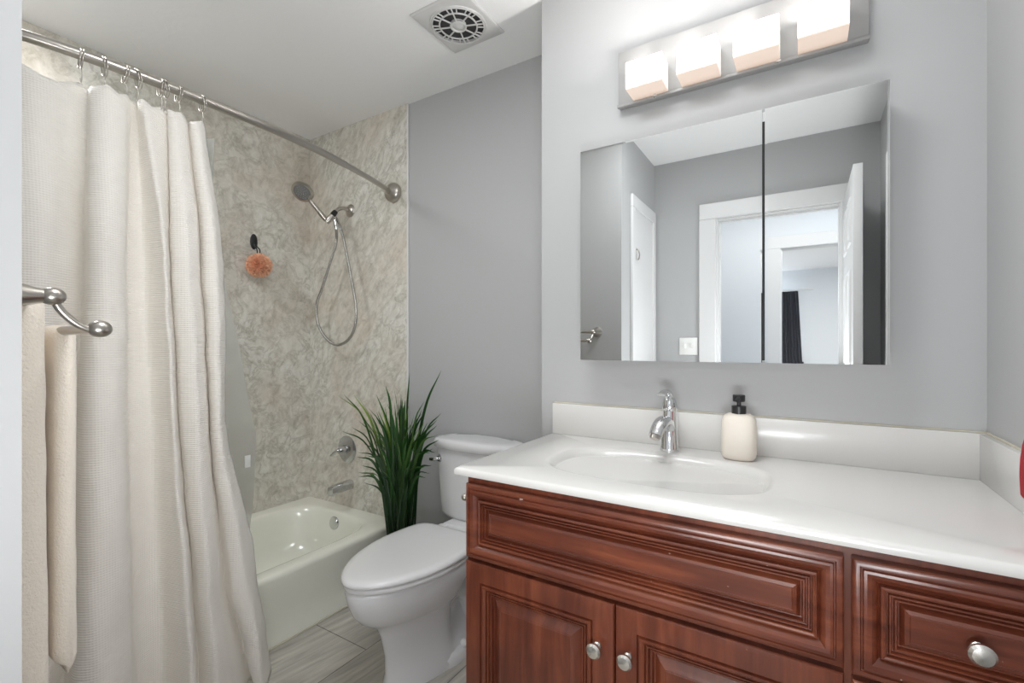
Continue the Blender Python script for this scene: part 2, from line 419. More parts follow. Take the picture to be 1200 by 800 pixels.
# ------------------------------------------------------------------ bathtub
t = thing('bathtub', 'old off white alcove bathtub with green tint beside the toilet', 'bathtub', (-2.157, .98, 0))
tx0, tx1, ty0, ty1, tz = -2.535, -1.779, YS + .002, YP - .001, .288
cx, cy = (tx0 + tx1) / 2 - .005, (ty0 + ty1) / 2
ag = angles(cx, cy, tx0, tx1, ty0, ty1, 160)
def rr(ins_f, z):  # rounding on the apron side only
    return [(*rect_ray(cx, cy, tx0, tx1 - ins_f, ty0, ty1, a), z) for a in ag]
rings = [rr(.004, 0.0), rr(.004, .02), rr(.012, .03), rr(.010, .12), rr(.004, .23), rr(0, tz - .022), rr(.002, tz - .012), rr(.008, tz - .004), rr(.018, tz)]
def ins_ring(a_, b2, n, z, dy=0, dx=0): return [(*sup(cx + dx, cy + dy, a_, b2, n, a), z) for a in ag]
rings += [ins_ring(.318, .715, 7, tz - .001), ins_ring(.306, .703, 6, tz - .004), ins_ring(.298, .695, 5.5, tz - .014),
          ins_ring(.288, .68, 5, .22), ins_ring(.272, .655, 4.6, .13), ins_ring(.25, .62, 4.2, .075), ins_ring(.215, .57, 4, .05), ins_ring(.1, .3, 3, .045)]
obj('tub_shell', loft(rings), M['tub'], t, angle=50)
oy = 1.656
obj('overflow_plate', lathe([(0, .036), (.004, .036), (.010, .032), (.012, .02), (.012, .001)], (-2.17, oy, .232), (0, -1, .08)), M['chrome'], t)
cb = box(tx1 - .004, tx1 + .004, ty0 + .01, ty1, 0, .007, .002)
obj('caulk_bead', cb, M['caulk'], t)

# ------------------------------------------------------------------ shower hardware
XA = -2.17
t = thing('shower_outlet', 'curved nickel shower pipe with round wall flange holding the hand shower', 'shower outlet', (XA, YP, 1.96))
obj('wall_flange', lathe([(0, .036), (.003, .036), (.012, .028), (.016, .014)], (XA, YP, 1.955), (0, -1, 0)), M['nickel'], t)
arm = catmull([(XA, YP - .01, 1.955), (XA, YP - .045, 1.958), (XA, YP - .08, 1.945), (XA, YP - .105, 1.918)], 6)
obj('arm_pipe', tube(arm, .0105), M['nickel'], t)
obj('swivel_nut', lathe([(0, .014), (.018, .016), (.034, .014)], (XA, YP - .10, 1.925), (0, -.62, -.78)), M['black'], t)
bp = Vector((XA - .012, YP - .128, 1.880))
obj('bracket', tube([(XA, YP - .118, 1.902), bp, bp + Vector((-.012, -.012, -.018))], [.015, .018, .014], 16), M['nickel'], t)
t = thing('hand_shower', 'silver hand shower with round head and long looping metal hose', 'hand shower', tuple(bp))
hx, hz = on_y(355, 224, 1.50); head = Vector((hx, 1.50, hz))
hb = bp + Vector((-.008, -.022, -.002))
hd = (head - hb); 
obj('handle', tube(catmull([hb - hd * .10, hb, hb + hd * .35, hb + hd * .68, head + Vector((.028, .03, -.018))], 6), [.010] * 6 + [.014] * 5 + [.012] * 6 + [.0105] * 5 + [.013] * 3, 16), M['nickel'], t)
nd = Vector((.30, -.62, -.72)).normalized()
obj('spray_head', lathe([(-.028, .012), (-.025, .028), (-.010, .050), (.002, .057), (.010, .056), (.012, .050)], head, nd, 40), M['nickel'], t)
face = lathe([(.0121, .044), (.0135, .042), (.0135, .001)], head, nd, 32)
up = Vector((1, 0, 0)); u1 = (up - nd * up.dot(nd)).normalized(); u2 = nd.cross(u1)
fo = obj('spray_face', face, mat('spray_face_grey', (.16, .16, .16), .4), t)
nz = bmesh.new()
for rr_, cnt in ((.009, 5), (.020, 10), (.032, 15)):
    for k in range(cnt):
        a = 2 * PI * k / cnt; pnt = head + nd * .0145 + (u1 * math.cos(a) + u2 * math.sin(a)) * rr_
        ball(pnt, .0026, 8, bm=nz)
obj('nozzles', nz, M['chrome'], fo)
hp = [(392, 257), (394, 268), (394, 284), (388, 304), (378, 336), (371, 358), (373, 380), (382, 396), (395, 404), (408, 398), (416, 382), (417, 358), (412, 328), (406, 296), (400, 270), (393, 254)]
hp3 = []
for i, (px, py) in enumerate(hp):
    Y = 1.655 + .03 * i / 15
    if i < 2: Y = bp.y - .02 + .015 * i
    x, z = on_y(px, py, Y); hp3.append((x, Y, z))
cp = catmull(hp3, 30)
# resample evenly for the corrugation
L = [0]
for a, b2 in zip(cp, cp[1:]): L.append(L[-1] + (b2 - a).length)
N = int(L[-1] / .0026); rs = []; j = 0
for i in range(N + 1):
    s_ = L[-1] * i / N
    while j < len(L) - 2 and L[j + 1] < s_: j += 1
    f = (s_ - L[j]) / max(L[j + 1] - L[j], 1e-9); rs.append(cp[j].lerp(cp[j + 1], f))
obj('hose', tube(rs, [.0078 if i % 3 else .0056 for i in range(N + 1)], 10), M['hose'], t, angle=80)
ends = tube([hp3[-1], hp3[-2]], [.009, .009], 12); tube([hp3[0], hp3[1]], [.0095, .009], 12, ends)
obj('hose_coupling', ends, M['chrome'], t)

t = thing('tub_valve', 'round chrome tub valve with lever handle on the marbled wall', 'tub faucet handle', (-2.2, YP, .61))
vx, vz = on_y(407, 526, YP)
obj('escutcheon', lathe([(0, .076), (.003, .076), (.010, .064), (.013, .045), (.016, .03)], (vx, YP, vz), (0, -1, 0), 40), M['tapchrome'], t)
hh = lathe([(.010, .026), (.03, .024), (.048, .022), (.058, .016), (.060, .003)], (vx, YP, vz), (0, -1, 0), 24)
tube(catmull([(vx, YP - .045, vz), (vx - .02, YP - .062, vz - .008), (vx - .048, YP - .07, vz - .03)], 5), [.012] * 4 + [.010] * 4 + [.008] * 3, 12, hh)
obj('lever_handle', hh, M['tapchrome'], t)
sx, sz = on_y(411, 567, YP)
spt = catmull([(sx, YP, sz), (sx, YP - .05, sz), (sx, YP - .10, sz - .003), (sx, YP - .135, sz - .008)], 5)
rings = []
for i, pnt in enumerate(spt):
    f = i / (len(spt) - 1); hw = .026 - .004 * f; ht = .026 - .002 * f
    rings.append([(pnt.x + sup(0, 0, hw, ht, 3.2, 2 * PI * k / 24)[0], pnt.y, pnt.z + sup(0, 0, hw, ht, 3.2, 2 * PI * k / 24)[1]) for k in range(24)])
t = obj('tub_spout', loft(rings), M['tapchrome'])
tag(t, 'chrome tub spout low on the marbled wall above the tub end', 'tub spout')

# hook and puff on the long panel
y_, z_ = on_x(298, 283, -2.53)
t = thing('wall_hook', 'small black oval hook stuck to the long marbled panel', 'hook', (-2.536, y_, z_))
rings = []
for dx, s_ in ((0, 1), (.003, 1), (.006, .8), (.007, .3)):
    rings.append([(-2.536 + dx, y_ + .020 * s_ * math.cos(a * PI / 12), z_ + .042 * s_ * math.sin(a * PI / 12)) for a in range(24)])
obj('hook_plate', loft(rings), M['black'], t)
obj('hook_prong', tube(catmull([(-2.530, y_, z_ - .012), (-2.524, y_, z_ - .03), (-2.512, y_, z_ - .036), (-2.506, y_, z_ - .022)], 5), .004, 10), M['black'], t)
y2, z2 = on_x(303.5, 311, -2.475)
t = thing('bath_puff', 'coral orange mesh bath puff hanging from the black hook', 'bath puff', (-2.475, y2, z2))
bm = ball(Vector((-2.475, y2, z2)), .040, 24)
rp = random.Random(3)
for k in range(230):
    zz = 1 - 2 * (k + .5) / 230; ph = k * 2.39996; rr2 = math.sqrt(1 - zz * zz)
    d = Vector((rr2 * math.cos(ph), rr2 * math.sin(ph), zz))
    a1_ = d.cross(Vector((rp.uniform(-1, 1), rp.uniform(-1, 1), rp.uniform(-1, 1)))).normalized()
    base = Vector((-2.475, y2, z2)) + d * .036
    W = rp.uniform(.010, .016); Hh = rp.uniform(.024, .033); side = d.cross(a1_)
    lo_, hi_ = [], []
    for q in range(9):
        u_ = (q - 4) / 4; wv = math.sin(q * 1.9 + k) * .0035
        lo_.append(bm.verts.new(base + a1_ * W * u_ * .6 + side * wv * .5))
        hi_.append(bm.verts.new(base + a1_ * W * u_ + side * (wv * 1.6 + .004) + d * Hh * (1 - .45 * u_ * u_)))
    for q in range(8): bm.faces.new((lo_[q], lo_[q + 1], hi_[q + 1], hi_[q]))
obj('mesh_ball', bm, M['puff'], t, angle=180)
lp = catmull([(-2.478, y2 + .002, z2 + .05), (-2.490, y_ + .008, z2 + .085), (-2.510, y_ + .004, z_ - .030), (-2.510, y_ - .004, z_ - .030), (-2.490, y_ - .008 , z2 + .085), (-2.478, y2 - .006, z2 + .05)], 6)
obj('cord_loop', tube(lp, .003, 8), M['cable'], t)

# ------------------------------------------------------------------ curtain rod
RP = [(-1.772, YS, 1.995), (-1.715, .33, 1.995), (-1.685, .47, 1.995), (-1.668, .64, 1.995), (-1.662, .83, 1.995), (-1.666, 1.0, 1.995), (-1.684, 1.18, 1.995), (-1.717, 1.35, 1.995), (-1.768, 1.56, 1.995), (-1.822, YP - .03, 1.995)]
rod = catmull(RP, 10)
t = thing('curtain_rod', 'curved brushed nickel shower curtain rod above the tub', 'curtain rod', (-1.66, .8, 1.995))
i0 = int(len(rod) * .79)
obj('rod', tube(rod[:i0 + 1], .0145, 18), M['nickel'], t)
obj('inner_rod', tube(rod[i0:], .0125, 18), M['nickel'], t)
for (xx, yy, sg) in ((-1.824, YP, -1), (-1.775, YS, 1)):
    obj('end_flange', lathe([(0, .048), (.004, .051), (.018, .050), (.030, .042), (.038, .026), (.042, .016), (.075, .0155)], (xx, yy, 1.995), (.03 if sg < 0 else .25, sg, 0), 32), M['nickel'], t)
def rod_at(Y):
    for a, b2 in zip(rod, rod[1:]):
        if a.y <= Y <= b2.y: return a.x + (b2.x - a.x) * (Y - a.y) / (b2.y - a.y)
    return rod[-1].x

# ------------------------------------------------------------------ shower curtain
# fold lines: offset from the rod line and photo columns at photo heights
HY = [105, 300, 500, 700, 800]
K = [  # (offset, [px at HY], sharp)
    (-.02, [22, 16, 8, 2, 0]),
    (.022, [48, 42, 38, 34, 30]),
    (-.012, [84, 78, 70, 60, 52]),
    (-.040, [104, 98, 88, 78, 70]),
    (.015, [114, 106, 98, 90, 84]),
    (.038, [132, 126, 120, 116, 114]),
    (.020, [149, 145, 145, 149, 152]),
    (-.030, [154, 150, 151, 158, 162]),
    (-.045, [160, 168, 176, 186, 190]),
    (.005, [166, 186, 196, 208, 214]),
    (.028, [176, 194, 204, 220, 228]),
    (-.020, [196, 199, 210, 226, 232]),
    (.010, [200, 204, 216, 234, 242]),
    (.030, [209, 220, 230, 246, 256]),
    (.010, [217, 232, 240, 256, 268]),
    (-.025, [220, 236, 245, 262, 286]),
    (.012, [226, 242, 249, 272, 292]),
    (.026, [234, 254, 258, 288, 304]),
    (-.012, [239, 262, 264, 299, 313]),
]
flare = {0: 0.0, 1: .012, 2: .028, 3: .045, 4: .055}
paths = []
for hi, py in enumerate(HY):
    row = []
    for off, pxs in K:
        px = pxs[hi]
        X = -1.655 + off * (1 + .15 * hi) + flare[hi]
        if px < 28: Y = X / ratio(28) - (28 - px) * .0075
        else: Y = X / ratio(px)
        Y = max(Y, YS + .012)
        if hi == 0: X = rod_at(Y) + off * .62
        row.append(Vector((X, Y, 0)))
    zz = CAM_Z + (405 - py) * (1.655 * sA + row[10].y * cA) / FPX
    paths.append((zz, catmull(row, 9)))
ztop, zbot = 1.925, .035
nz_ = 110; rows = []
zk = [p_[0] for p_ in paths]
def lerp_path(z):
    if z >= zk[0]: return paths[0][1]
    for i in range(len(zk) - 1):
        if zk[i] >= z >= zk[i + 1]:
            f = (zk[i] - z) / (zk[i] - zk[i + 1]); f = f * f * (3 - 2 * f) * .5 + f * .5
            return [a.lerp(b2, f) for a, b2 in zip(paths[i][1], paths[i + 1][1])]
    f = (zk[-1] - z) / (zk[-2] - zk[-1])
    return [a + (a - b2) * f for a, b2 in zip(paths[-1][1], paths[-2][1])]
ring_px = [95, 122, 148, 161, 189, 193, 210, 237]
ringY = []
for px in ring_px:
    Yg = .5
    for _ in range(6): Yg = rod_at(Yg) / ratio(px)
    ringY.append(Yg)
for iz in range(nz_ + 1):
    f = iz / nz_; z = ztop + (zbot - ztop) * f
    row = []
    for k, pnt in enumerate(lerp_path(z)):
        wx = .006 * noise.noise(Vector((pnt.y * 14, z * 5, 2))) + .003 * noise.noise(Vector((pnt.y * 40, z * 16, 5)))
        wx *= min(1, f * 3 + .15)
        sag = 0
        if iz < 14:
            dmin = min([abs(pnt.y - r) for r in ringY] + [abs(pnt.y - .23), abs(pnt.y - .34)])
            sag = min(dmin, .045) * .55 * (1 - iz / 14)
        row.append((pnt.x + wx, pnt.y + wx * .5, z - sag))
    rows.append(row)
bm = loft(rows, None, False, False, False)
sc_o = obj('shower_curtain', bm, M['curtain'], angle=180)
tag(sc_o, 'long cream waffle weave shower curtain hanging in folds outside the tub', 'shower curtain')
sm_ = sc_o.modifiers.new('thickness', 'SOLIDIFY'); sm_.thickness = .0018
# curtain edge seams omitted where photo shows none; rings
names = ['first', 'second', 'third', 'fourth', 'fifth', 'sixth', 'seventh', 'eighth and last']
for i, Yr in enumerate(ringY):
    xr = rod_at(Yr); tx = (xr - rod_at(Yr + .01)) / -.01
    T = Vector((tx, 1, 0)).normalized(); Nn = Vector((T.y, -T.x, 0)).normalized()
    tilt = (.12, -.1, .2, -.25, .1, -.2, .15, -.05)[i]
    bm = bmesh.new()
    for dd in (-.003, .003):
        pts = []
        for k in range(25):
            a = PI / 2 + 2 * PI * k / 24
            rr2 = .019 if math.sin(a) > -.2 else .019 + .014 * (-math.sin(a) - .2)
            pts.append(Vector((xr, Yr, 1.9935 - .004)) + Nn * rr2 * math.cos(a) + Vector((0, 0, 1)) * (rr2 * math.sin(a) * 1.05) + T * (dd + tilt * .02 * math.sin(a)))
        tube(pts, .0014, 8, bm)
    tube(catmull([(xr, Yr, 1.962), (xr + .006, Yr, 1.945), (xr + .004, Yr, 1.922), (xr - .004, Yr, 1.920), (xr - .006, Yr, 1.932)], 4), .0014, 8, bm)
    o = obj('curtain_ring', bm, M['nickel'], angle=60)
    tag(o, 'thin nickel curtain ring, %s visible counted from the left along the rod' % names[i], 'curtain ring', 'curtain rings on the shower rod')

# clear liner inside the tub
LK = [(-1.80, 40), (-1.76, 100), (-1.81, 150), (-1.77, 190), (-1.82, 225), (-1.79, 245), (-1.81, 999)]
edge = {100: 216, 250: 238, 330: 264, 400: 279, 520: 300, 600: 298, 665: 291}
ek = sorted(edge)
def edge_px(py):
    if py <= ek[0]: return edge[ek[0]]
    for a, b2 in zip(ek, ek[1:]):
        if a <= py <= b2: return edge[a] + (edge[b2] - edge[a]) * (py - a) / (b2 - a)
    return edge[ek[-1]]
rows = []
for iz in range(61):
    f = iz / 60; z = 1.92 + (.12 - 1.92) * f
    g_ = min(1, max(0, (f - .45) / .38)); sh = -.055 * min(1, f * 1.35) - .075 * g_ * g_ * (3 - 2 * g_)      # slips behind the tub rim
    d0 = 1.9; py = 405 + (CAM_Z - z) * FPX / 1.72
    xe = -1.80 + sh - .03 * f
    Ye_ = xe / ratio(edge_px(py)) 
    pth = []
    for X, px in LK:
        if px == 999: pth.append((xe, Ye_, z))
        else: pth.append((X + .04 * (1 - min(1, f * 4)) + sh, (X + sh) / ratio(px) * (1 if px > 60 else 1), z))
    pth = [(x, max(y, YS + .03), zz) for x, y, zz in pth]
    rows.append([tuple(v) for v in catmull(pth, 8)])
ln = obj('curtain_liner', loft(rows, None, False, False, False), M['liner'], angle=180)
tag(ln, 'clear grey vinyl liner hanging inside the tub behind the cream curtain', 'curtain liner')
y3, z3 = on_x(290, 540, -1.872)
obj('weight_tag', box(-1.876, -1.871, y3 - .010, y3 + .012, z3 - .026, z3 + .022, .001), mat('tag_white', (.8, .8, .78), .2), ln)

# ------------------------------------------------------------------ towel bar on the block wall and the two towels
XPb = -1.03; b1 = Vector((XPb, .25, 1.276)); b2_ = Vector((XPb, .31, 1.225))
t = thing('towel_rack', 'brushed nickel double towel bar with ball ends on left wall', 'towel bar', (XPb, YS, 1.276))
obj('wall_post', lathe([(0, .029), (.004, .030), (.010, .026), (.024, .019), (.045, .0125), (.06, .010)], (XPb, YS, 1.276), (0, 1, 0)), M['nickel'], t)
for c_, n_ in ((b1, 'ball_joint'), (b2_, 'ball_joint')):
    obj(n_, ball(c_, .0155, 24, (1, 1.12, .95)), M['nickel'], t)
obj('curved_arm', tube(catmull([b1, b1 + Vector((0, .010, -.022)), b1 + Vector((0, .028, -.042)), b2_ + Vector((0, -.014, -.001)), b2_], 6), .0058, 14), M['nickel'], t)
obj('upper_bar', tube([b1, b1 + Vector((-.50, 0, 0))], .0085, 16), M['nickel'], t)
obj('lower_bar', tube([b2_, b2_ + Vector((-.50, 0, 0))], .0085, 16), M['nickel'], t)
XQ = XPb - .50
obj('wall_post', lathe([(0, .029), (.004, .030), (.010, .026), (.024, .019), (.045, .0125), (.06, .010)], (XQ, YS, 1.276), (0, 1, 0)), M['nickel'], t)
for c_ in (b1, b2_): obj('ball_joint', ball(c_ + Vector((-.50, 0, 0)), .0155, 24, (1, 1.12, .95)), M['nickel'], t)
obj('curved_arm', tube(catmull([b1 + Vector((-.50, 0, 0)), b1 + Vector((-.50, .010, -.022)), b1 + Vector((-.50, .028, -.042)), b2_ + Vector((-.50, -.014, -.001)), b2_ + Vector((-.50, 0, 0))], 6), .0058, 14), M['nickel'], t)

def towel(name, bar, x0, x1, yb, yf, zb_back, zb_front, sd, label):
    """folded bath towel draped over a bar: closed solid section with thickness"""
    top = bar.z + .012
    rows = []
    NX = 26
    for ix in range(NX + 1):
        X = x0 + (x1 - x0) * ix / NX
        sec = []
        edge_r = min(1, min(ix, NX - ix) / 2.0); er = math.sqrt(max(0, 1 - (1 - edge_r) ** 2))
        yc = (yb + yf) / 2; hw = (yf - yb) / 2
        NZ = 46
        def w_(z, side):
            g = 1 + .10 * noise.noise(Vector((X * 6 + sd, z * 4, side))) + .06 * noise.noise(Vector((X * 15, z * 11 + sd, side)))
            fl = 1 + .14 * (top - z)
            return hw * g * fl * (.45 + .55 * er)
        for k in range(NZ + 1):     # front, going up
            z = zb_front + (top - .02 - zb_front) * k / NZ
            bt = min(1, (z - zb_front) / .03); sec.append((X, yc + w_(z, 1) * math.sqrt(max(.0, 1 - (1 - bt) ** 2)) if bt < 1 else yc + w_(z, 1), z))
        for k in range(1, 8):       # over the bar
            a = PI * k / 8; sec.append((X, yc + hw * (.45 + .55 * er) * math.cos(a), top - .02 + .02 * math.sin(a)))
        for k in range(NZ + 1):
            z = top - .02 + (zb_back - top + .02) * k / NZ
            bt = min(1, (z - zb_back) / .03); sec.append((X, yc - (w_(z, 2) * math.sqrt(max(.0, 1 - (1 - bt) ** 2)) if bt < 1 else w_(z, 2)), z))
        rows.append(sec)
    o = obj(name, loft(rows), M['terry'], angle=180)
    tag(o, label, 'towel', 'cream towels on the double bar')
towel('bath_towel', b1, -1.19, -1.46, .214, .284, .42, .44, 1.3, 'cream terry towel on the upper bar, nearest the grey wall edge')
towel('bath_towel', b2_, -1.205, -1.45, .299, .330, .575, .565, 5.1, 'cream terry towel on the lower bar, right of the longer towel')

# ------------------------------------------------------------------ toilet
TC = -1.226
t = thing('toilet', 'white two piece toilet with closed lid between tub and vanity', 'toilet', (TC, 1.35, 0))
def egg(xc, yf, yb, hw, z, N=72, wb=.62, yw=.56):
    """plan outline: pointed-round front at yf, squarer back at yb"""
    out = []; ym = yb + (yf - yb) * (1 - yw)   # widest point measured from the back... 
    ym = yf + (yb - yf) * yw * 1.15
    for k in range(N):
        a = 2 * PI * k / N; cx_, sy_ = math.cos(a), math.sin(a)
        if sy_ < 0: out.append((xc + hw * (abs(cx_) ** 1.15) * (1 if cx_ >= 0 else -1), ym + (ym - yf) * sy_, z))
        else:
            n = 7; r = (abs(cx_) ** n + abs(sy_) ** n) ** (-1 / n)
            x_ = r * cx_; y__ = r * sy_
            out.append((xc + hw * x_ * (1 - (1 - wb) * max(0, y__) ** 1.6), ym + (yb - ym) * y__, z))
    return out
# bowl + pedestal, one surface
B = [  # z, front, back, halfwidth, n
    (0, 1.14, 1.66, .118, .9), (.02, 1.14, 1.66, .118, .9), (.05, 1.15, 1.65, .110, .9), (.12, 1.145, 1.62, .106, .9),
    (.20, 1.125, 1.60, .106, .9), (.238, 1.105, 1.60, .112, .9), (.262, 1.07, 1.60, .130, .85), (.285, 1.04, 1.60, .146, .8), (.32, 1.012, 1.60, .162, .75),
    (.36, .996, 1.59, .172, .72), (.392, .990, 1.58, .176, .70), (.402, .992, 1.575, .174, .70), (.406, 1.0, 1.57, .166, .70)]
rings = [egg(TC, yf, yb, hw, z, wb=wb) for z, yf, yb, hw, wb in B]
# waist in behind the column for the trapway
def waist(r):
    out = []
    for (x, y, z) in r:
        if .03 < z < .34 and y > 1.36:
            f = min(1, (y - 1.36) / .06) * min(1, (z - .03) / .06) * min(1, (.36 - z) / .10)
            x = TC + (x - TC) * (1 - .42 * max(0, f))
        out.append((x, y, z))
    return out
obj('bowl', loft([waist(r) for r in rings]), M['porcelain'], t, angle=60)
trap = tube(catmull([(TC + .055, 1.33, .21), (TC + .06, 1.42, .26), (TC + .06, 1.50, .22), (TC + .06, 1.55, .12), (TC + .06, 1.56, .02)], 6), .045, 16)
tube(catmull([(TC - .055, 1.33, .21), (TC - .06, 1.42, .26), (TC - .06, 1.50, .22), (TC - .06, 1.55, .12), (TC - .06, 1.56, .02)], 6), .045, 16, trap)
obj('trapway', trap, M['porcelain'], t, angle=60)
obj('foot_flange', loft([[(*sup(TC, 1.47, .125, .175, 3, 2 * PI * k / 48), z) for k in range(48)] if s_ == 0 else [(*sup(TC, 1.47, .125 - s_, .175 - s_, 3, 2 * PI * k / 48), z) for k in range(48)] for z, s_ in ((0, 0), (.03, .002), (.042, .012), (.045, .03))]), M['porcelain'], t, angle=50)
for s_ in (-1, 1):
    obj('bolt_cap', ball((TC + s_ * .108, 1.44, .048), .015, 16, (1, 1, 1.2)), M['seat'], t)
obj('seat', loft([egg(TC, .988 + i_, 1.50 - i_, .181 - i_, z, wb=.88) for z, i_ in ((.407, .006), (.410, .001), (.418, 0), (.424, .003), (.426, .010))]), M['seat'], t, angle=60)
def lidr(z, i_): return egg(TC, .980 + i_, 1.512 - i_, .185 - i_, z, wb=.88)
obj('lid', loft([lidr(.4275, .006), lidr(.430, .001), lidr(.437, 0), lidr(.443, .003), lidr(.448, .011), lidr(.4505, .03), lidr(.452, .08), lidr(.4525, .13)]), M['seat'], t, angle=60)
for s_ in (-1, 1):
    obj('hinge', box(TC + s_ * .075 - .02, TC + s_ * .075 + .02, 1.505, 1.545, .408, .44, .008, 3), M['seat'], t)
# tank
def tank_ring(z, hw, yf, n=5.5):
    yb = YE - .014; yc = (yf + yb) / 2
    return [(*sup(TC, yc, hw, (yb - yf) / 2, n, 2 * PI * k / 64), z) for k in range(64)]
def bow(r, amt):   # bowed front
    return [(x, y - amt * (1 - min(1, abs(x - TC) / .21) ** 2) if y < 1.68 else y, z) for x, y, z in r]
obj('tank', loft([bow(tank_ring(z, hw, yf), .02) for z, hw, yf in ((.425, .16, 1.66), (.432, .182, 1.645), (.45, .190, 1.637), (.60, .200, 1.630), (.735, .209, 1.622), (.742, .207, 1.624))]), M['porcelain'], t, angle=60)
obj('tank_lid', loft([bow(tank_ring(z, hw, yf, 5), .022) for z, hw, yf in ((.740, .214, 1.615), (.744, .219, 1.608), (.768, .220, 1.607), (.779, .214, 1.613), (.783, .200, 1.626), (.785, .16, 1.65))]), M['porcelain'], t, angle=60)
obj('tank_base', box(TC - .12, TC + .12, 1.56, 1.75, .33, .428, .02, 3), M['porcelain'], t)
lx, lz = TC - .172, .690
lv = obj('flush_lever', lathe([(0, .021), (.004, .021), (.012, .017), (.020, .012)], (lx, 1.634, lz), (0, -1, 0), 24), M['chrome'], t)
obj('lever_arm', tube(catmull([(lx, 1.620, lz), (lx, 1.608, lz), (lx - .018, 1.602, lz - .002), (lx - .034, 1.603, lz - .004)], 5), [.008] * 8 + [.0095] * 8, 12), M['chrome'], lv)

# ------------------------------------------------------------------ potted grass
GX, GY = -1.575, 1.56
t = thing('potted_grass', 'tall potted plant of dark green grass blades behind the toilet', 'plant', (GX, GY, 0))
obj('pot', lathe([(0, .075), (.004, .08), (.10, .092), (.17, .098), (.175, .095), (.172, .088), (.15, .084)], (GX, GY, 0), (0, 0, 1), 40), M['soil'], t)
bm = bmesh.new(); cl = bm.loops.layers.color.new('blade')
def blade(p0, p1, tip, w0, c0, c1):
    cv = catmull([p0, p1[0], p1[1], tip], 6); n = len(cv)
    ang = random.uniform(-1.0, 1.0); vs = []
    for i, q in enumerate(cv):
        T = (cv[min(i + 1, n - 1)] - cv[max(i - 1, 0)]).normalized()
        S_ = T.cross(Vector((math.cos(ang + 1.9), math.sin(ang + 1.9), .1))).normalized(); Nn = S_.cross(T)
        f = i / (n - 1); wd = w0 * (.55 + .9 * f * (1 - f) * 2 if f < .55 else 1.0 * (1 - ((f - .55) / .45) ** 1.7)) + .0004
        vs.append([bm.verts.new(q - S_ * wd), bm.verts.new(q + Nn * wd * .35), bm.verts.new(q + S_ * wd)])
    for i in range(n - 1):
        for j in (0, 1):
            fc = bm.faces.new((vs[i][j], vs[i][j + 1], vs[i + 1][j + 1], vs[i + 1][j]))
            for lo in fc.loops:
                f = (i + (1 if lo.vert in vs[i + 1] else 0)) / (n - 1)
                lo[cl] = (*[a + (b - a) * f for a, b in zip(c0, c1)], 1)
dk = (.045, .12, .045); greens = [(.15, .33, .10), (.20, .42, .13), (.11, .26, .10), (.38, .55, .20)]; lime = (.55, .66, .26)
def addb(px, py, Yt, g=None, w0=.0052, spread=.04):
    x, z = on_y(px, py, Yt)
    a = random.uniform(0, 2 * PI); r0 = random.uniform(0, spread)
    p0 = Vector((GX + r0 * math.cos(a), GY + r0 * math.sin(a), .13))
    tip = Vector((x, Yt, z))
    lat = Vector((tip.x - GX, tip.y - GY, 0))
    H_ = z - .13; far = min(1, abs(px - 466) / 60); low = min(1, max(0, (py - 480) / 80))
    pm = Vector((GX + lat.x * .20 + r0 * math.cos(a) * .9, GY + lat.y * .20 + r0 * math.sin(a) * .9, .13 + H_ * (.50 + .12 * low * far)))
    p1 = Vector((GX + lat.x * .58 + r0 * math.cos(a) * .3, GY + lat.y * .58 + r0 * math.sin(a) * .3, .13 + H_ * (.84 + .17 * low * far + random.uniform(-.02, .04))))
    p1 = (pm, p1)
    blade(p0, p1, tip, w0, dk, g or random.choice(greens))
tips = [(517, 434, 0), (480, 437, 0), (396, 463, 3), (403, 462, 1), (462, 455, 0), (441, 462, 1), (421, 466, 3), (415, 463, 3), (401, 505, 0), (412, 500, 0), (517, 484, 0),
        (420, 558, 0), (424, 545, 0), (512, 492, 0), (452, 452, 1), (470, 462, 2), (497, 470, 1), (448, 480, 3), (455, 490, 3), (432, 478, 1), (440, 500, 0), (505, 505, 0), (498, 482, 2), (475, 470, 1),
        (462, 480, 1), (485, 486, 1), (430, 492, 3), (514, 515, 0), (510, 530, 0), (506, 545, 0), (427, 520, 0), (418, 535, 0)]
for px, py, gi in tips:
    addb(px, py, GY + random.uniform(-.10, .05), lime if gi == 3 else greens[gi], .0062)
for k in range(135):
    px = random.gauss(466, 24); px = min(max(px, 420), 512)
    py = random.uniform(466, 552) + abs(px - 468) * .35
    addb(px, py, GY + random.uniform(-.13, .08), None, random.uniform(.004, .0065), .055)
obj('foliage', bm, M['grass'], t, angle=60)

# ------------------------------------------------------------------ vanity cabinet
CX0, CX1, CYF = -.727, XR - .002, .955      # body
t = thing('vanity_cabinet', 'worn cherry wood vanity cabinet with carved raised panels under the sink', 'cabinet', (-.19, 1.2, 0))
DYF = CYF                                   # back plane of the fronts
b_ = box(CX0, CX0 + .018, CYF, 1.485, .0, .869)
bx(b_, CX1 - .018, CX1, CYF, 1.485, 0, .869)
bx(b_, CX0 + .018, CX1 - .018, CYF, CYF + .018, .10, .869); bx(b_, CX0 + .018, CX1 - .018, 1.47, 1.485, .1, .70)
bx(b_, CX0 + .018, CX1 - .018, CYF + .018, 1.47, .10, .118); bx(b_, CX0 + .018, CX1 - .018, 1.02, 1.035, 0, .1)
obj('cabinet_body', b_, M['wood_v'], t, smooth=False)
TH = .020
def front(name, x0, x1, z0, z1, prof, m):
    rings = []
    for ins, h in prof:
        y = DYF - .0005 - h
        rings.append([(x0 + ins, y, z0 + ins), (x1 - ins, y, z0 + ins), (x1 - ins, y, z1 - ins), (x0 + ins, y, z1 - ins)])
    return obj(name, loft(rings), m, t, angle=22)
def arc_prof(pts): return pts
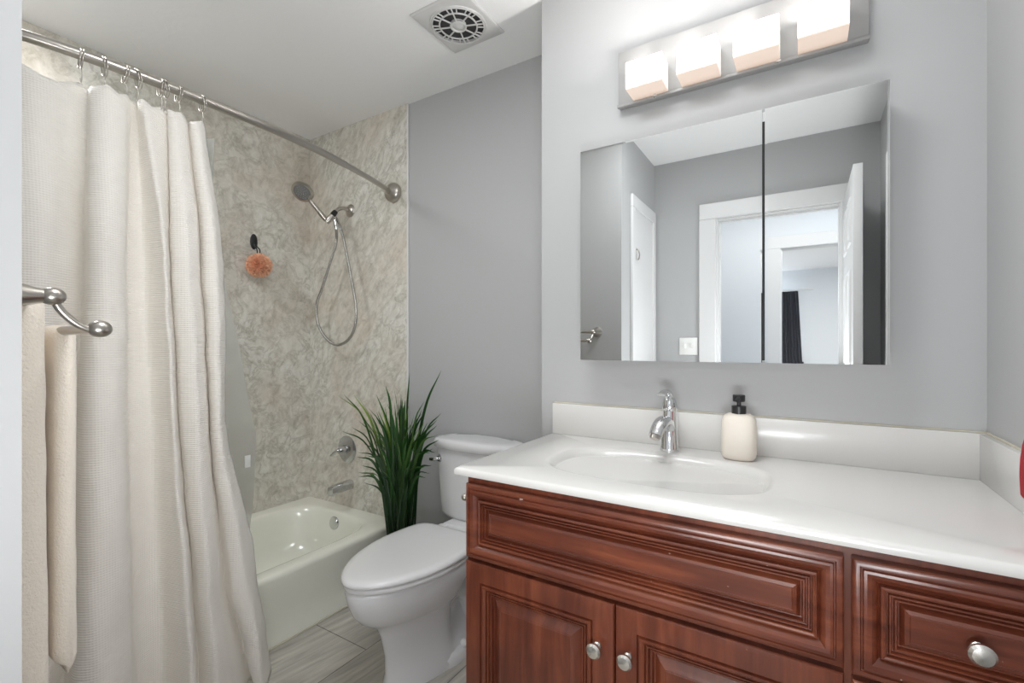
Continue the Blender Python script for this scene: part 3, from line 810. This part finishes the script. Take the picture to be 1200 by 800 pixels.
DRW = [(0, 0), (0, .015), (.002, .0175), (.005, .019), (.010, .0195), (.0115, .0165), (.0135, .0165), (.015, .0205), (.019, .0215), (.025, .020), (.031, .0150), (.034, .0100),
       (.0355, .0090), (.037, .0165), (.040, .0180), (.043, .0165), (.0445, .0095), (.046, .0095), (.0475, .0145), (.0495, .0145), (.051, .0080), (.053, .0080), (.0545, .0120), (.057, .0120), (.059, .003), (.061, .003), (.0665, .0115), (.072, .0135), (.0730, .0128), (.0738, .0135)]
DOOR = [(0, 0), (0, .014), (.002, .0175), (.006, .0185), (.012, .0195), (.045, .0195), (.0475, .0135), (.049, .0135), (.051, .020), (.056, .0205), (.060, .0175), (.0615, .0105), (.063, .0105), (.0645, .0150), (.067, .0150), (.0685, .0075), (.070, .0075), (.0715, .0115), (.074, .0115), (.076, .002), (.079, .002), (.090, .010), (.100, .0135), (.1012, .0128), (.1024, .0135)]
def knob(x, z, par):
    o = lathe([(0, .008), (.003, .008), (.006, .0055), (.013, .0055), (.017, .011), (.021, .0155), (.026, .0158), (.030, .012), (.032, .002)], (x, DYF - .0195, z), (0, -1, 0), 28)
    return obj('knob', o, M['satin'], par)
front('false_drawer_front', -.7215, .0545, .6685, .852, DRW, M['wood_h'])
d_ = front('door', -.7215, -.3355, .12, .6595, DOOR, M['wood_v']); knob(-.3706, .565, d_)
d_ = front('door', -.3325, .0545, .12, .6595, DOOR, M['wood_v']); knob(-.305, .565, d_)
d_ = front('drawer', .0655, .343, .6635, .852, DRW, M['wood_h']); knob(.2125, .7595, d_)
d_ = front('drawer', .0655, .343, .395, .6545, DRW, M['wood_h']); knob(.2125, .525, d_)
d_ = front('drawer', .0655, .343, .12, .386, DRW, M['wood_h']); knob(.2125, .253, d_)

# vanity top with moulded sink
t = thing('countertop', 'glossy white cultured marble countertop with moulded oval sink', 'countertop', (-.2, 1.2, .863))
kx0, kx1, ky0, ky1, kz = -.753, XR - .001, .9305, YV - .001, .890
scx, scy = -.330, 1.197
ag = angles(scx, scy, kx0, kx1, ky0, ky1, 192)
def kr(i_, z): return [(*rect_ray(scx, scy, kx0 + i_, kx1, ky0 + i_, ky1, a), z) for a in ag]
def sr(a_, b2, n, z, dy=0): return [(*sup(scx, scy + dy, a_, b2, n, a), z) for a in ag]
rings = [kr(.004, .8695), kr(.001, .871), kr(0, .875), kr(0, .883), kr(.002, .887), kr(.006, .890),
         sr(.274, .172, 3.0, .890), sr(.266, .165, 2.9, .889), sr(.260, .159, 2.9, .885), sr(.254, .153, 2.8, .877), sr(.246, .146, 2.7, .862), sr(.234, .135, 2.6, .835),
         sr(.215, .120, 2.5, .805), sr(.185, .100, 2.4, .778), sr(.13, .07, 2.2, .762), sr(.05, .03, 2, .757)]
# stop the basin poking through the cabinet front: it hangs inside the hollow body
obj('sink_slab', loft(rings), M['counter'], t, angle=40)
obj('backsplash', box(-.750, XR - .001, YV - .021, YV - .001, .8895, .996, .003), M['counter'], t)
obj('side_splash', box(XR - .018, XR - .001, ky0 + .002, YV - .0205, .8895, .996, .003), M['counter'], t)
obj('caulk_line', bx(box(-.750, XR - .001, YV - .006, YV, .995, .999, .001), XR - .005, XR, ky0, YV - .006, .995, .999, .001), M['caulk'], t)
obj('drain', lathe([(0, .022), (.002, .022), (.003, .015), (.002, .001)], (scx, scy, .757), (0, 0, 1), 28), M['chrome'], t)

# faucet
fx, fy = -.335, 1.405
t = thing('faucet', 'chrome single handle faucet standing behind the sink', 'faucet', (fx, fy, .89))
rings = []
for z, a_, b2, dy in ((.8895, .027, .027, 0), (.893, .0275, .0275, 0), (.90, .0255, .026, 0), (.93, .0235, .025, .001), (.97, .021, .0235, .004), (1.0, .020, .022, .006), (1.008, .0205, .021, .006)):
    rings.append([(fx + a_ * math.cos(2 * PI * k / 32), fy + dy + b2 * math.sin(2 * PI * k / 32), z) for k in range(32)])
obj('faucet_body', loft(rings), M['chrome'], t, angle=60)
sp = catmull([(fx, fy + .002, .945), (fx - .002, fy - .025, .975), (fx - .005, fy - .055, .982), (fx - .009, fy - .085, .970), (fx - .012, fy - .108, .948)], 6)
n = len(sp)
rings = []
for i, q in enumerate(sp):
    f = i / (n - 1); T = (sp[min(i + 1, n - 1)] - sp[max(i - 1, 0)]).normalized(); S_ = T.cross(Vector((0, 0, 1))).normalized(); U = S_.cross(T)
    hw = .019 + .002 * math.sin(f * PI); hh = .016 - .001 * f
    rings.append([q + S_ * hw * math.cos(2 * PI * k / 24) + U * hh * math.sin(2 * PI * k / 24) for k in range(24)])
so = obj('spout', loft(rings), M['chrome'], t, angle=60)
obj('aerator', lathe([(0, .0135), (.010, .0135), (.010, .008)], sp[-1] + Vector((0, .002, .002)), (-.08, -.45, -.9), 24), M['nickel'], so)
h0 = lathe([(0, .0205), (.003, .022), (.012, .0215), (.028, .018), (.040, .012), (.044, .003)], (fx, fy + .006, 1.009), (0, -.12, 1), 28)
hc = catmull([(fx, fy + .004, 1.040), (fx - .001, fy - .014, 1.058), (fx - .003, fy - .038, 1.064), (fx - .006, fy - .066, 1.058)], 6)
rings = []
for i, q in enumerate(hc):
    f = i / (len(hc) - 1); T = (hc[min(i + 1, len(hc) - 1)] - hc[max(i - 1, 0)]).normalized(); S_ = T.cross(Vector((0, 0, 1))).normalized(); U = S_.cross(T)
    hw = .012 + .004 * f * (1 - f) * 2; hh = .011 * (1 - f) + .0035
    rings.append([q + S_ * hw * math.cos(2 * PI * k / 20) + U * hh * math.sin(2 * PI * k / 20) for k in range(20)])
loft(rings, h0)
obj('handle', h0, M['chrome'], t, angle=60)

# soap dispenser
qx, qy = -.151, 1.402
t = thing('soap_dispenser', 'cream soap dispenser with black pump on counter right of the sink', 'soap dispenser', (qx, qy, .89))
obj('bottle', loft([[(*sup(qx, qy, a_, a_ * .82, 3.0, 2 * PI * k / 48), .89 + z) for k in range(48)] for z, a_ in
    ((0, .030), (.002, .036), (.008, .041), (.02, .0435), (.06, .0435), (.095, .0425), (.108, .041), (.117, .036), (.122, .028), (.1235, .018))]), M['bottle'], t, angle=60)
obj('collar', lathe([(.122, .0165), (.1225, .018), (.143, .018), (.144, .0165), (.1445, .005)], (qx, qy, .89), (0, 0, 1), 32), M['black'], t)
pp = lathe([(.143, .0055), (.155, .0055), (.1555, .0145), (.157, .0155), (.172, .0155), (.1735, .0145), (.1737, .002)], (qx, qy, .89), (0, 0, 1), 28)
tube([(qx, qy, 1.055), (qx, qy - .030, 1.053), (qx, qy - .036, 1.050)], [.006, .005, .004], 12, pp)
obj('pump', pp, M['black'], t)

# ------------------------------------------------------------------ mirrored medicine cabinet
YM = 1.39
mx0, mx1 = -.6085, .1685
z0m, z1m = 1.151, 1.815
t = thing('medicine_cabinet', 'large frameless mirror cabinet with two doors above the sink', 'mirror cabinet', (-.22, YV, z0m))
b_ = box(mx0 + .004, mx1 - .004, YM + .010, YV, z0m + .004, z1m - .004)
obj('cabinet_box', b_, mat('cabinet_box_white', (.75, .75, .75), .3), t, smooth=False)
obj('dark_seam', box(-.0945, -.0885, YM + .007, YM + .010, z0m + .006, z1m - .03), M['dark'], t, smooth=False)
def mdoor(x0, x1):
    bw = .005; rings = []
    for i_, dy in ((0, .0095), (0, .00012), (bw, 0.0)):
        rings.append([(x0 + i_, YM + dy, z0m + i_), (x1 - i_, YM + dy, z0m + i_), (x1 - i_, YM + dy, z1m - i_), (x0 + i_, YM + dy, z1m - i_)])
    obj('mirror_door', loft(rings), M['mirror'], t, smooth=False)
mdoor(mx0, -.0945); mdoor(-.0885, mx1)

# ------------------------------------------------------------------ vanity light
t = thing('vanity_light', 'four light vanity fixture with square frosted glass shades on steel plate', 'wall light', (-.187, YV, 2.05))
px0, px1 = -.5115, .1377
b_ = box(px0, px1, YV - .022, YV, 1.963, 2.142, .003)
obj('back_plate', b_, M['plate'], t)
obj('lower_rail', box(px0, px1, YV - .034, YV - .022, 1.958, 1.967, .002), M['plate'], t)
for x in (-.390, -.060):
    obj('cap_screw', lathe([(0, .006), (.004, .006), (.007, .003)], (x, YV - .034, 1.9625), (0, -1, 0), 16), M['chrome'], t)
for i in range(4):
    x0 = -.461 + .1485 * i; x1 = x0 + .1075; za, zb = 1.9735, 2.054; ya, yb = YM, YV - .0225
    sh = bmesh.new()
    th = .004
    bx(sh, x0, x1, ya, ya + th, za + .002, zb, .001, 1)                    # front pane
    so = obj('shade', sh, M['glow'], t, smooth=False)
    obj('shade_side', box(x0, x0 + th, ya + th, yb, za + .002, zb), M['glow_side'], so, smooth=False)
    obj('shade_side', box(x1 - th, x1, ya + th, yb, za + .002, zb), M['glow_side'], so, smooth=False)
    obj('shade_floor', box(x0, x1, ya, yb, za - .002, za + .002, .0008, 1), M['glow_low'], so, smooth=False)
    ul = area('vanity_bulb_uplight', ((x0 + x1) / 2, (ya + yb) / 2 + .004, 2.053), (0, 0, 0), .08, .04, .6, (1, .98, .96))
    ul.rotation_euler = Vector((-.7, -.55, 1)).to_track_quat('-Z', 'Y').to_euler(); ul.data.spread = math.radians(130)
    obj('bulb', ball(((x0 + x1) / 2, (ya + yb) / 2 + .004, 2.02), .020, 16, (1, 1, 1.2)), M['glow'], so)

# ------------------------------------------------------------------ exhaust fan
t = thing('exhaust_fan', 'square ceiling exhaust fan cover with round barred grille', 'exhaust fan', (-1.133, 1.425, ZC))
ex0, ex1, ey0, ey1 = -1.258, -1.008, 1.292, 1.560
ecx, ecy = (ex0 + ex1) / 2, (ey0 + ey1) / 2
N = 96; ag = angles(ecx, ecy, ex0, ex1, ey0, ey1, N)
def er_(i_, z): return [(*rect_ray(ecx, ecy, ex0 + i_, ex1 - i_, ey0 + i_, ey1 - i_, a), z) for a in ag]
def ec(r, z): return [(ecx + r * math.cos(a), ecy + r * math.sin(a), z) for a in ag]
R0 = .104
obj('cover_plate', loft([er_(0, ZC), er_(0, ZC - .005), er_(.004, ZC - .009), er_(.012, ZC - .011), ec(R0 + .006, ZC - .012), ec(R0 + .003, ZC - .016), ec(R0, ZC - .016), ec(R0 - .004, ZC - .003)], None, False, False), M['vent'], t, angle=30)
obj('fan_cavity', loft([ec(R0 - .003, ZC - .003), ec(R0 - .004, ZC - .002), ec(.002, ZC - .002)], None, False, True), M['ventdark'], t)
g = bmesh.new()
for r in (.028, .072, .100):
    pts = [(ecx + r * math.cos(2 * PI * k / 64), ecy + r * math.sin(2 * PI * k / 64), ZC - .014) for k in range(65)]
    tube(pts, .0032 if r > .03 else .0045, 8, g)
for k in range(8):
    a = 2 * PI * (k + .5) / 8
    tube([(ecx + .028 * math.cos(a), ecy + .028 * math.sin(a), ZC - .014), (ecx + .102 * math.cos(a), ecy + .102 * math.sin(a), ZC - .014)], .003, 8, g)
for k in range(16):
    a = 2 * PI * (k + .5) / 16
    tube([(ecx + .072 * math.cos(a), ecy + .072 * math.sin(a), ZC - .014), (ecx + .102 * math.cos(a), ecy + .102 * math.sin(a), ZC - .014)], .0026, 8, g)
obj('grille', g, M['vent'], t, angle=60)
obj('hub', lathe([(.004, .03), (.012, .026), (.016, .016), (.019, .008), (.020, .001)], (ecx, ecy, ZC), (0, 0, -1), 32), M['vent'], t)

# ------------------------------------------------------------------ toilet paper holder on the vanity's left side
t = thing('toilet_paper_holder', 'nickel ball tip of the paper holder on the cabinet left side', 'toilet paper holder', (CX0, 1.03, .776))
obj('mount', lathe([(-.001, .022), (.004, .022), (.010, .012), (.05, .007), (.066, .007)], (CX0, 1.035, .776), (-1, 0, 0), 24), M['nickel'], t)
obj('ball_tip', ball((CX0 - .073, 1.035, .776), .0098, 18), M['nickel'], t)

# red towel at the right edge of the frame
t = thing('towel_hook', 'nickel hook on right wall, just outside the right edge, holding red cloth', 'hook', (XR, 1.13, 1.12))
obj('hook_base', lathe([(0, .02), (.004, .02), (.007, .01), (.028, .007), (.036, .009), (.04, .003)], (XR, 1.13, 1.12), (-1, 0, .15), 20), M['nickel'], t)
rows = []
for iz in range(41):
    f = iz / 40; z = 1.118 - (1.118 - .925) * f
    hw = .018 + .058 * min(1, f * 1.6) ** .8; hd = .010 + .008 * min(1, f * 2)
    if f > .95: hd *= .6
    rows.append([(XR - .0015 - hd + hd * math.sin(a) * (1 if math.sin(a) < 0 else .95) + 0, 1.125 + hw * math.cos(a) * (1 + .05 * math.sin(z * 60)), z) for a in [2 * PI * k / 40 for k in range(40)]])
o = obj('hand_towel', loft(rows), M['red'], angle=70)
tag(o, 'red terry hand towel hanging at the right wall, cut by the frame edge', 'towel')
